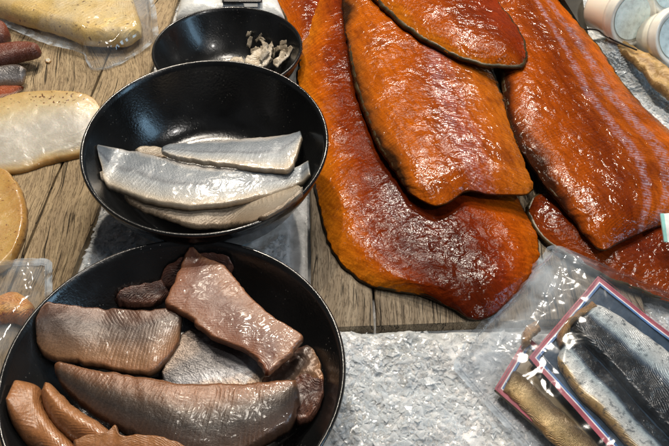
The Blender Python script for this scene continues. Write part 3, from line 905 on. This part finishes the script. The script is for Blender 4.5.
def crs(seed, amp, sc=34, n=6):
    """crumpled film: sharp folds between flat facets"""
    r_ = np.random.RandomState(int(seed * 10))
    fs_ = [(r_.uniform(0, math.pi), sc * r_.uniform(.5, 1.9), r_.uniform(0, 6)) for _ in range(n)]

    def fn(x, y):
        h = 0 * x
        wx = x + .010 * vnoise(np.stack([x * 22, y * 22, 0 * x + seed], -1))
        wy = y + .010 * vnoise(np.stack([x * 22, y * 22, 0 * x + seed + 9], -1))
        for a_, k_, p_ in fs_:
            q = (wx * math.cos(a_) + wy * math.sin(a_)) * k_ + p_
            tri = np.abs((q % 2) - 1)
            h = h + (tri - .5) * (18 / k_) * np.clip(.5 + 1.4 * vnoise(np.stack([x * 12, y * 12, 0 * x + p_], -1)), 0, 1.2)
        return amp * h
    return fn


def ridges(lines, h, w):
    sg = [(P(*a)[:2], P(*b)[:2]) for ln in lines for a, b in zip(ln[:-1], ln[1:])]

    def fn(x, y):
        z = 0 * x
        for a, b in sg:
            d = b - a
            t_ = np.clip(((x - a[0]) * d[0] + (y - a[1]) * d[1]) / (d @ d), 0, 1)
            q = np.hypot(x - a[0] - t_ * d[0], y - a[1] - t_ * d[1])
            z = np.maximum(z, h * np.exp(-(q / w)) * (.6 + .6 * vnoise(np.stack([x * 60, y * 60, 0 * x + a[0] * 50], -1))))
        return z
    return fn


def bag(L, R, T, er, label, seed, mat, amp=.004, nu=110, nv=110, cat="plastic bag", floor=None, sc=34, seam=True, mask=None, rid=None):
    cf0 = crs(seed, amp, sc)
    cf = cf0 if rid is None else (lambda x, y: cf0(x, y) + rid(x, y))
    cz_ = cf if mask is None else (lambda x, y: cf(x, y) * mask(x, y))
    V, Fc, UV = strip(L, R, nu, nv, T, er, 0, .0012, .0015, 30, seed, floor, crease=cz_)
    o = mesh("plastic_bag", V, Fc, mat, UV=UV)
    # welded rim of the bag, following its outline
    VV = np.array(V)[:nu * nv].reshape(nu, nv, 3)
    loop = np.concatenate([VV[:, 0], VV[-1, 1:], VV[::-1, -1][1:], VV[0, ::-1][1:-1]])
    if seam:
        n = len(loop)
        cen = loop.mean(0)
        tg = np.roll(loop, -1, 0) - np.roll(loop, 1, 0)
        nr = np.stack([tg[:, 1], -tg[:, 0], 0 * tg[:, 0]], -1)
        nr /= np.linalg.norm(nr, axis=1)[:, None] + 1e-9
        sg = np.sign((nr * (loop - cen)).sum(1))
        nr *= sg[:, None]
        k_ = np.ones(9) / 9
        nr = np.stack([np.convolve(np.concatenate([nr[-4:, q], nr[:, q], nr[:4, q]]), k_, 'valid') for q in range(3)], -1)
        rows = [loop + nr * w_ + np.array([0, 0, .0006 * q]) for q, w_ in enumerate((-.002, .0005, .003, .0055))]
        V2 = np.concatenate(rows)
        F2 = [(a * n + i, a * n + (i + 1) % n, (a + 1) * n + (i + 1) % n, (a + 1) * n + i) for a in range(3) for i in range(n)]
        mesh("seam", V2, F2, M['seam'], o)
    return tag(o, label, cat, "clear plastic bags of fish")


bag(pts([(-40, 8, .006), (0, 22, .006), (25, 32, .006), (51, 43, .006), (81, 51, .006), (93, 68, .001), (112, 66, .001), (140, 50, .003), (155, 38, .006)]),
    pts([(-40, -60, .006), (0, -62, .006), (30, -62, .006), (60, -62, .006), (90, -60, .006), (110, -58, .006), (126, -52, .006), (140, -30, .006), (152, 10, .006)]),
    .028, .02, "large clear vacuum bag of yellow fish at the top left corner", 3, M['film'], .0060, sc=38, rid=ridges([[(0, 24), (30, 28), (60, 38)], [(84, 47), (98, 52), (110, 62)], [(110, 48), (104, 60), (96, 67)], [(142, 40), (126, 52), (112, 64)], [(140, 5), (146, 25), (140, 45)], [(25, 30), (40, 30), (62, 40), (84, 46)]], .0035, .0015))

# small bag at the left edge
org_ = fishmat("orange_fish", [(0, (.62, .34, .10)), (.4, (.60, .24, .04)), (.7, (.66, .36, .10)), (1, (.50, .17, .03))], warp=.5, wscale=50, rough=.35, speck=((.20, .03, .01), 200, .62), lump_bump=.002)
slabfish("fish_fillet", pts([(-40, 300, .004), (-10, 300, .004), (0, 299, .004), (14, 295, .004), (26, 299, .004), (35, 308, .004)]), pts([(-40, 328, .004), (-10, 327, .004), (0, 325, .004), (12, 324, .004), (26, 325, .004), (35, 312, .004)]), .012, org_,
         "small orange fish fillet inside the little bag at the left edge", "fish fillet", None, 72, er=.01)
bag(pts([(-50, 268, .002), (-10, 266, .002), (0, 265, .002), (24, 264, .002), (47, 264, .002)]), pts([(-50, 390, .002), (-10, 385, .002), (0, 382, .002), (20, 350, .002), (47, 300, .002)]), .020, .025,
    "little clear bag of orange fish between left edge and largest bowl", 5, M['film'], .004)

# ------------------------------------------------------------------ mackerel packs
pink, wht, blu = plain("pink_print", (.40, .085, .12), .35), plain("white_print", (.75, .75, .76), .35), plain("blue_print", (.06, .16, .38), .35)
teal = plain("tray_card", (.025, .05, .085), .3, 0, .5, 50, .0005)
golden = plain("tray_card_gold", (.20, .15, .08), .35, 0, .5, 50, .0005)


def ring(name, cs, bands, mats, z, parent, th=.0012):
    cs = [np.array(c) for c in cs]
    n = len(cs)

    def inset(d):
        out = []
        for i in range(n):
            p, a, b = cs[i], cs[i - 1], cs[(i + 1) % n]
            e1, e2 = (p - a)[:2], (b - p)[:2]
            e1, e2 = e1 / np.linalg.norm(e1), e2 / np.linalg.norm(e2)
            n1, n2 = np.array([-e1[1], e1[0]]), np.array([-e2[1], e2[0]])
            m = (n1 + n2)
            m = m / np.dot(m, m) * 2
            out.append(np.array([*(p[:2] + m * d), 0]))
        return out
    lv = [inset(d) for d in bands]
    zs = [c[2] for c in cs]
    V, Fc, fm = [], [], []
    K = 12
    for q, l in enumerate(lv):
        for i in range(n):
            a, b = l[i], l[(i + 1) % n]
            za, zb = zs[i], zs[(i + 1) % n]
            for k in range(K):
                t_ = k / K
                p = a * (1 - t_) + b * t_
                zz = za * (1 - t_) + zb * t_ + z + .0008 * float(vnoise([p[0] * 50, p[1] * 50, 3]))
                V.append((p[0], p[1], zz))
    m = n * K
    for q in range(len(lv) - 1):
        for i in range(m):
            Fc.append((q * m + i, q * m + (i + 1) % m, (q + 1) * m + (i + 1) % m, (q + 1) * m + i))
            fm.append(q)
    o = mesh(name, V, Fc, None, parent, mats=mats, fm=fm, smooth=False)
    sd = o.modifiers.new("thickness", 'SOLIDIFY')
    sd.thickness = th
    return o


def tray(cs, z, mat, label, gold=False):
    c0 = np.mean(np.array(cs), 0)
    root = thing("fish_packet", (c0[0], c0[1], c0[2]), label, "fish packet", "packs of mackerel in the bag")
    pa = [np.array(c) for c in cs]
    V, Fc, UV = strip([pa[1], pa[0]], [pa[2], pa[3]], 30, 30, .0025, .002, 0, 0, .0003, 30, 9)
    mesh("tray", V, Fc, mat, root, UV=UV)
    ring("printed_border", [pa[0], pa[3], pa[2], pa[1]], [0, .0042, .0053, .0072], [pink, wht, blu], .0036, root, .0006)
    V, Fc, UV = strip([pa[1], pa[0]], [pa[2], pa[3]], 70, 70, .0105, .007, 0, 0, .0002, 40, 10, crease=crs(8, .0004, 40), lift=.0032, outset=-.001)
    mesh("film", V, Fc, M['film_soft'], root, UV=UV)
    return root


# pack on the lower left, underneath
c2 = pts([(494, 391, .003), (526, 338, .003), (672, 470, .003), (613, 497, .003)])
tray(c2, .003, golden, "lower mackerel packet, pink bordered and partly under the other packet")
c1 = pts([(528, 360, .012), (597, 279, .013), (736, 389, .012), (674, 525, .011)])
tray(c1, .012, teal, "upper mackerel packet with pink, white and blue border and two dark fillets")
mk = [(0, (.62, .63, .60)), (.24, (.50, .54, .55)), (.42, (.34, .42, .46)), (.50, (.06, .09, .13)), (.58, (.008, .011, .015)), (1, (.008, .010, .013))]
mA = fishmat("mackerel_skin", mk, warp=.10, wscale=40, freq=160, skew=2.2, mid=.9, line=.05, line_col=(.35, .42, .48), line_bump=.0002, line_noise=.6, rough=.24, rough_var=.1, metal=.12, fine_bump=.0001, lump=220, lump_bump=.0002, coat=.25,
              mottle=((.03, .05, .07), 200, .52, .75))
mB = fishmat("mackerel_skin_tan", [(0, (.44, .27, .10)), (.10, (.52, .38, .19))] + [(p * .82 + .18, c) for p, c in mk], warp=.08, wscale=40, freq=160, skew=2.2, mid=.9, line=.05, line_col=(.35, .42, .48), line_bump=.0002, line_noise=.6, rough=.24,
              rough_var=.1, metal=.12, fine_bump=.0001, lump=220, lump_bump=.0002, coat=.25, mottle=((.03, .05, .07), 200, .52, .75))
mC = fishmat("mackerel_golden", [(0, (.40, .22, .07)), (.2, (.52, .36, .15)), (.5, (.46, .34, .17)), (.7, (.22, .15, .07)), (1, (.06, .04, .02))], warp=.12, wscale=50, freq=160, skew=2, line=.25, line_col=(.5, .45, .4), line_noise=.6, rough=.3,
              metal=.2, lump=200, lump_bump=.0010, mottle=((.16, .09, .03), 120, .56, .7))
mE = fishmat("mackerel_edge", [(0, (.30, .15, .05)), (1, (.46, .26, .09))], warp=.4, wscale=60, rough=.3, lump_bump=.0015)
GK = "mackerel fillets in packets"
slabfish("mackerel_fillet", pts([(593, 307, .0155), (602, 308, .0155), (626, 323, .0155), (647, 338, .0155), (669, 355, .0155), (720, 395, .0155)]), pts([(575, 322, .0155), (573, 331, .0155), (592, 353, .0155), (616, 378, .0155), (642, 408, .0155), (694, 462, .0155)]), .007, mA,
         "mackerel fillet with white outer edge and black back, right one in the upper packet", "fish fillet", GK, 80, er=.006, arch=.001, rag=.0005)
slabfish("mackerel_fillet", pts([(557, 358, .0155), (559, 368, .0155), (578, 397, .0155), (601, 419, .0155), (624, 444, .0155), (664, 490, .0150)]), pts([(561, 348, .0155), (571, 334, .0155), (590, 355, .0155), (614, 380, .0155), (640, 411, .0155), (692, 466, .0150)]), .007, mB,
         "mackerel fillet with tan edge and black back, left one in the upper packet", "fish fillet", GK, 81, er=.006, arch=.001, rag=.0005)
slabfish("mackerel_fillet", pts([(503, 391, .0062), (508, 396, .0062), (530, 420, .0062), (554, 444, .0062), (600, 486, .0062)]), pts([(506, 384, .0062), (516, 372, .0062), (546, 398, .0062), (572, 422, .0062), (628, 478, .0062)]), .006, mC,
         "golden mackerel fillet in the lower packet", "fish fillet", GK, 82, er=.008)
slabfish("mackerel_head_end", pts([(560, 349, .0155), (556, 340, .0155), (562, 326, .0155), (573, 317, .0155), (590, 303, .0155)]), pts([(564, 347, .0155), (566, 338, .0155), (572, 328, .0155), (580, 322, .0155), (597, 310, .0155)]), .009, mE,
         "tan torn flesh edge at the head ends of the two upper mackerel fillets", "fish piece", None, 83, er=.004, rag=.002, wob=.002, wsc=120, nu=50, nv=18)
slabfish("mackerel_fillet", pts([(520, 346, .008), (524, 330, .010), (536, 322, .012)]), pts([(524, 352, .008), (531, 342, .010), (541, 332, .012)]), .007, mE,
         "brown fish tail end at the upper corner of the lower packet", "fish piece", None, 84, er=.004, rag=.002, wob=.002, wsc=120, nu=40, nv=18)
# the outer bag round both packs
fa_, fb_ = P(600, 272), P(488, 398)
fd_ = np.array([-(fb_ - fa_)[1], (fb_ - fa_)[0]])
fd_ /= np.linalg.norm(fd_)
fd_ *= np.sign(np.dot(fd_, (P(470, 300) - fa_)[:2]))


def flap(x, y):
    d_ = (x - fa_[0]) * fd_[0] + (y - fa_[1]) * fd_[1]
    return np.clip(.12 + (d_ - .002) / .045, .10, 1)


bag(pts([(553, 250, .008), (540, 265, .008), (507, 303, .003), (476, 338, -.001), (459, 369, -.002)]), pts([(760, 330, .004), (742, 380, .004), (716, 430, .002), (672, 500, .0), (560, 480, -.002)]), .030, .060,
    "big clear outer bag around both mackerel packets, its empty flap over the ice", 7, M['film_big'], .0075, 230, 230, sc=22, mask=flap, rid=ridges([[(549, 262), (512, 312), (478, 352)], [(560, 272), (538, 318), (520, 344)], [(528, 356), (497, 362), (468, 366)], [(524, 350), (512, 334), (506, 312)],
                                      [(596, 276), (572, 270), (556, 258)], [(493, 392), (482, 384), (470, 372)], [(552, 268), (556, 300), (546, 322), (527, 350)], [(575, 290), (560, 296), (548, 290)], [(505, 318), (497, 340), (490, 372)], [(535, 282), (541, 300), (530, 330)]], .0042, .0016))

# ------------------------------------------------------------------ top right: tubs, dried skin, plate, wire
tubm = NT("cloudy_plastic")
tubp = tubm.pbr(Base_Color=(.90, .86, .75), Roughness=.18, Specular_IOR_Level=.5)
tubp.inputs['Subsurface Weight'].default_value = .3
tubp.inputs['Subsurface Radius'].default_value = (1, .8, .5)
tubp.inputs['Subsurface Scale'].default_value = .01
tubm = tubm.surf(tubp)
lidm = plain("milky_lid_plastic", (.84, .82, .74), .2, 0, .08, 80)
labm = plain("frosted_lid_disc", (.80, .95, .95), .3, 0, .22, 120, .0008)


def lathe(prof, c, ax, n=56):
    ax = Vector(ax).normalized()
    q = Vector((0, 0, 1)).rotation_difference(ax).to_matrix()
    V, Fc = [], []
    m = len(prof)
    for i in range(n):
        a = 2 * math.pi * i / n
        for r, z in prof:
            V.append(tuple(q @ Vector((r * math.cos(a), r * math.sin(a), z)) + Vector(c)))
    for i in range(n):
        for k in range(m - 1):
            Fc.append((i * m + k, ((i + 1) % n) * m + k, ((i + 1) % n) * m + k + 1, i * m + k + 1))
    return V, Fc


def tub(px, py, z, ax, R, h, label):
    c = P(px, py, z)
    axv = Vector(ax).normalized()
    base = Vector(c) - axv * h
    root = thing("plastic_tub", tuple(base), label, "tub", "plastic tubs on the ice")
    V, Fc = lathe([(1e-5, 0), (R * .80, 0), (R * .83, .003), (R * .97, h - .010), (R * .97, h - .008), (R * .97, h - .006), (1e-5, h - .006)], base, axv)
    mesh("body", V, Fc, tubm, root)
    V, Fc = lathe([(R * .98, h - .014), (R * 1.06, h - .014), (R * 1.06, h - .008), (R * 1.03, h - .007), (R * 1.03, h - .001), (R * 1.0, h), (R * .90, h), (R * .88, h - .003), (R * .86, h - .0018), (R * .84, h - .003), (R * .80, h - .0035), (1e-5, h - .0035), ], base, axv)
    l = mesh("lid", V, Fc, lidm, root)
    V, Fc = lathe([(1e-5, h - .0028), (R * .76, h - .0028), (R * .79, h - .0022), (R * .79, h - .003)], base, axv)
    mesh("lid_disc", V, Fc, labm, l)
    return root


tub(634, 18, .050, (.40, -.84, .36), .034, .060, "cream plastic tub lying on its side, lid fully visible, top right")
tub(680, 37, .044, (.30, -.76, .58), .034, .060, "cream plastic tub cut by the right edge, nearest of the tubs")
tub(672, -14, .060, (.45, -.78, .45), .034, .060, "cream plastic tub in the top right corner, behind the other two")

dry = fishmat("dried_skin", [(0, (.30, .17, .05)), (.3, (.52, .34, .13)), (.55, (.30, .17, .06)), (.8, (.50, .33, .13)), (1, (.22, .12, .04))], warp=.3, wscale=30, freq=4, line=.2, line_bump=.0, fc=.3, fine=300, rough=.5, lump=80, lump_bump=.003)
slabfish("dried_fish", pts([(605, 40, .018), (609, 37, .018), (622, 42, .020), (634, 48, .020), (648, 57, .020), (669, 71, .020), (700, 92, .020)]), pts([(606, 46, .016), (613, 52, .016), (628, 60, .016), (641, 72, .015), (652, 87, .014), (668, 100, .012), (694, 118, .012)]), .007, dry,
         "twisted golden-brown dried fish lying below the plastic tubs", "dried fish", None, 90, er=.005, rag=.002, wob=.004, wsc=60)

# steel divider plate
a, b = P(556, 8, 0), P(588, 36, 0)
c_ = P(579, -2, .0)
V, Fc = [], []
pl = [P(560, 16, .002), P(588, 40, .002), P(580, -12, .045), P(556, -12, .045)]
nrm = np.cross(pl[1] - pl[0], pl[3] - pl[0])
nrm = nrm / np.linalg.norm(nrm) * .0015
V = [tuple(p) for p in pl] + [tuple(p - nrm) for p in pl]
Fc = [(0, 1, 2, 3), (7, 6, 5, 4), (0, 4, 5, 1), (1, 5, 6, 2), (2, 6, 7, 3), (3, 7, 4, 0)]
dk = plain("dark_steel", (.10, .095, .08), .35, .6, .3, 20)
o = mesh("steel_plate", V, Fc, dk, smooth=False)
tag(o, "dark steel plate leaning behind the long streaked salmon fillet", "metal plate")

def tube(points, r, n=10):
    Q = spline(points, 60)
    T_ = np.gradient(Q, axis=0)
    T_ /= np.linalg.norm(T_, axis=1)[:, None]
    V, Fc = [], []
    for q, t_ in zip(Q, T_):
        a_ = np.cross(t_, (0, 0, 1.0))
        a_ /= np.linalg.norm(a_)
        b_ = np.cross(t_, a_)
        V += [tuple(q + r * (a_ * math.cos(w) + b_ * math.sin(w))) for w in np.linspace(0, 2 * math.pi, n, endpoint=False)]
    for i in range(len(Q) - 1):
        Fc += [(i * n + k, i * n + (k + 1) % n, (i + 1) * n + (k + 1) % n, (i + 1) * n + k) for k in range(n)]
    Fc += [list(range(n)), list(range((len(Q) - 1) * n, len(Q) * n))[::-1]]
    return V, Fc


V, Fc = tube(pts([(584, 29, .020), (597, 30, .028), (606, 36, .030), (618, 42, .030), (637, 50, .028)]), .0011)
o = mesh("wire", V, Fc, plain("black_wire", (.012, .011, .010), .4))
tag(o, "thin black wire running from the steel plate to the dried fish", "wire")

# price card at the right edge
root = thing("price_card", tuple(P(670, 240, .034)), "small mint and white card cut by the right edge, on the streaked salmon", "card")
p0, p1, p2, p3 = P(660, 214, .046), P(664, 242, .036), P(700, 244, .036), P(700, 210, .046)
for nm, k0, k1, mt in (("card", 0, 1, plain("white_card", (.78, .80, .78), .4)), ("coloured_edge", .0, .09, plain("mint_print", (.30, .62, .58), .4))):
    pr = [p0 + (p3 - p0) * k0, p1 + (p2 - p1) * k0, p1 + (p2 - p1) * k1, p0 + (p3 - p0) * k1]
    n_ = np.cross(pr[1] - pr[0], pr[3] - pr[0])
    n_ = n_ / np.linalg.norm(n_) * .0008
    off = n_ * (1.25 if nm != "card" else 0)
    V = [tuple(q + off) for q in pr] + [tuple(q + off - n_) for q in pr]
    mesh(nm, V, [(0, 1, 2, 3), (7, 6, 5, 4), (0, 4, 5, 1), (1, 5, 6, 2), (2, 6, 7, 3), (3, 7, 4, 0)], mt, root, smooth=False)

# white packaging behind the small bowl
root = thing("packaging", tuple(P(228, 0)), "white packaging with a black label behind the smallest bowl", "packaging")
V, Fc, UV = strip(pts([(176, 22, .004), (182, -4, .010), (190, -40, .010)]), pts([(286, 22, .004), (276, -4, .010), (268, -40, .010)]), 50, 60, .016, .02, 0, 0, .002, 50, 91)
mesh("wrapper", V, Fc, plain("white_wrapper", (.62, .64, .64), .3, 0, .2, 40, .003), root, UV=UV)
for nm, q, mt in (("black_label", [(222, -14), (222, 2.5), (262, 2.5), (262, -14)], plain("black_print", (.012, .012, .013), .35)), ("grey_label", [(243, 3.5), (244, 7.5), (258, 7.5), (258, 3.5)], plain("grey_print", (.16, .17, .18), .4))):
    V, Fc, UV = strip(pts([(*q[0], .0285), (*q[1], .0275)]), pts([(*q[3], .0285), (*q[2], .0275)]), 12, 20, .001, .001)
    mesh(nm, V, Fc, mt, root, UV=UV)

for o in list(bpy.data.objects):
    if "_org" in o:
        del o["_org"]
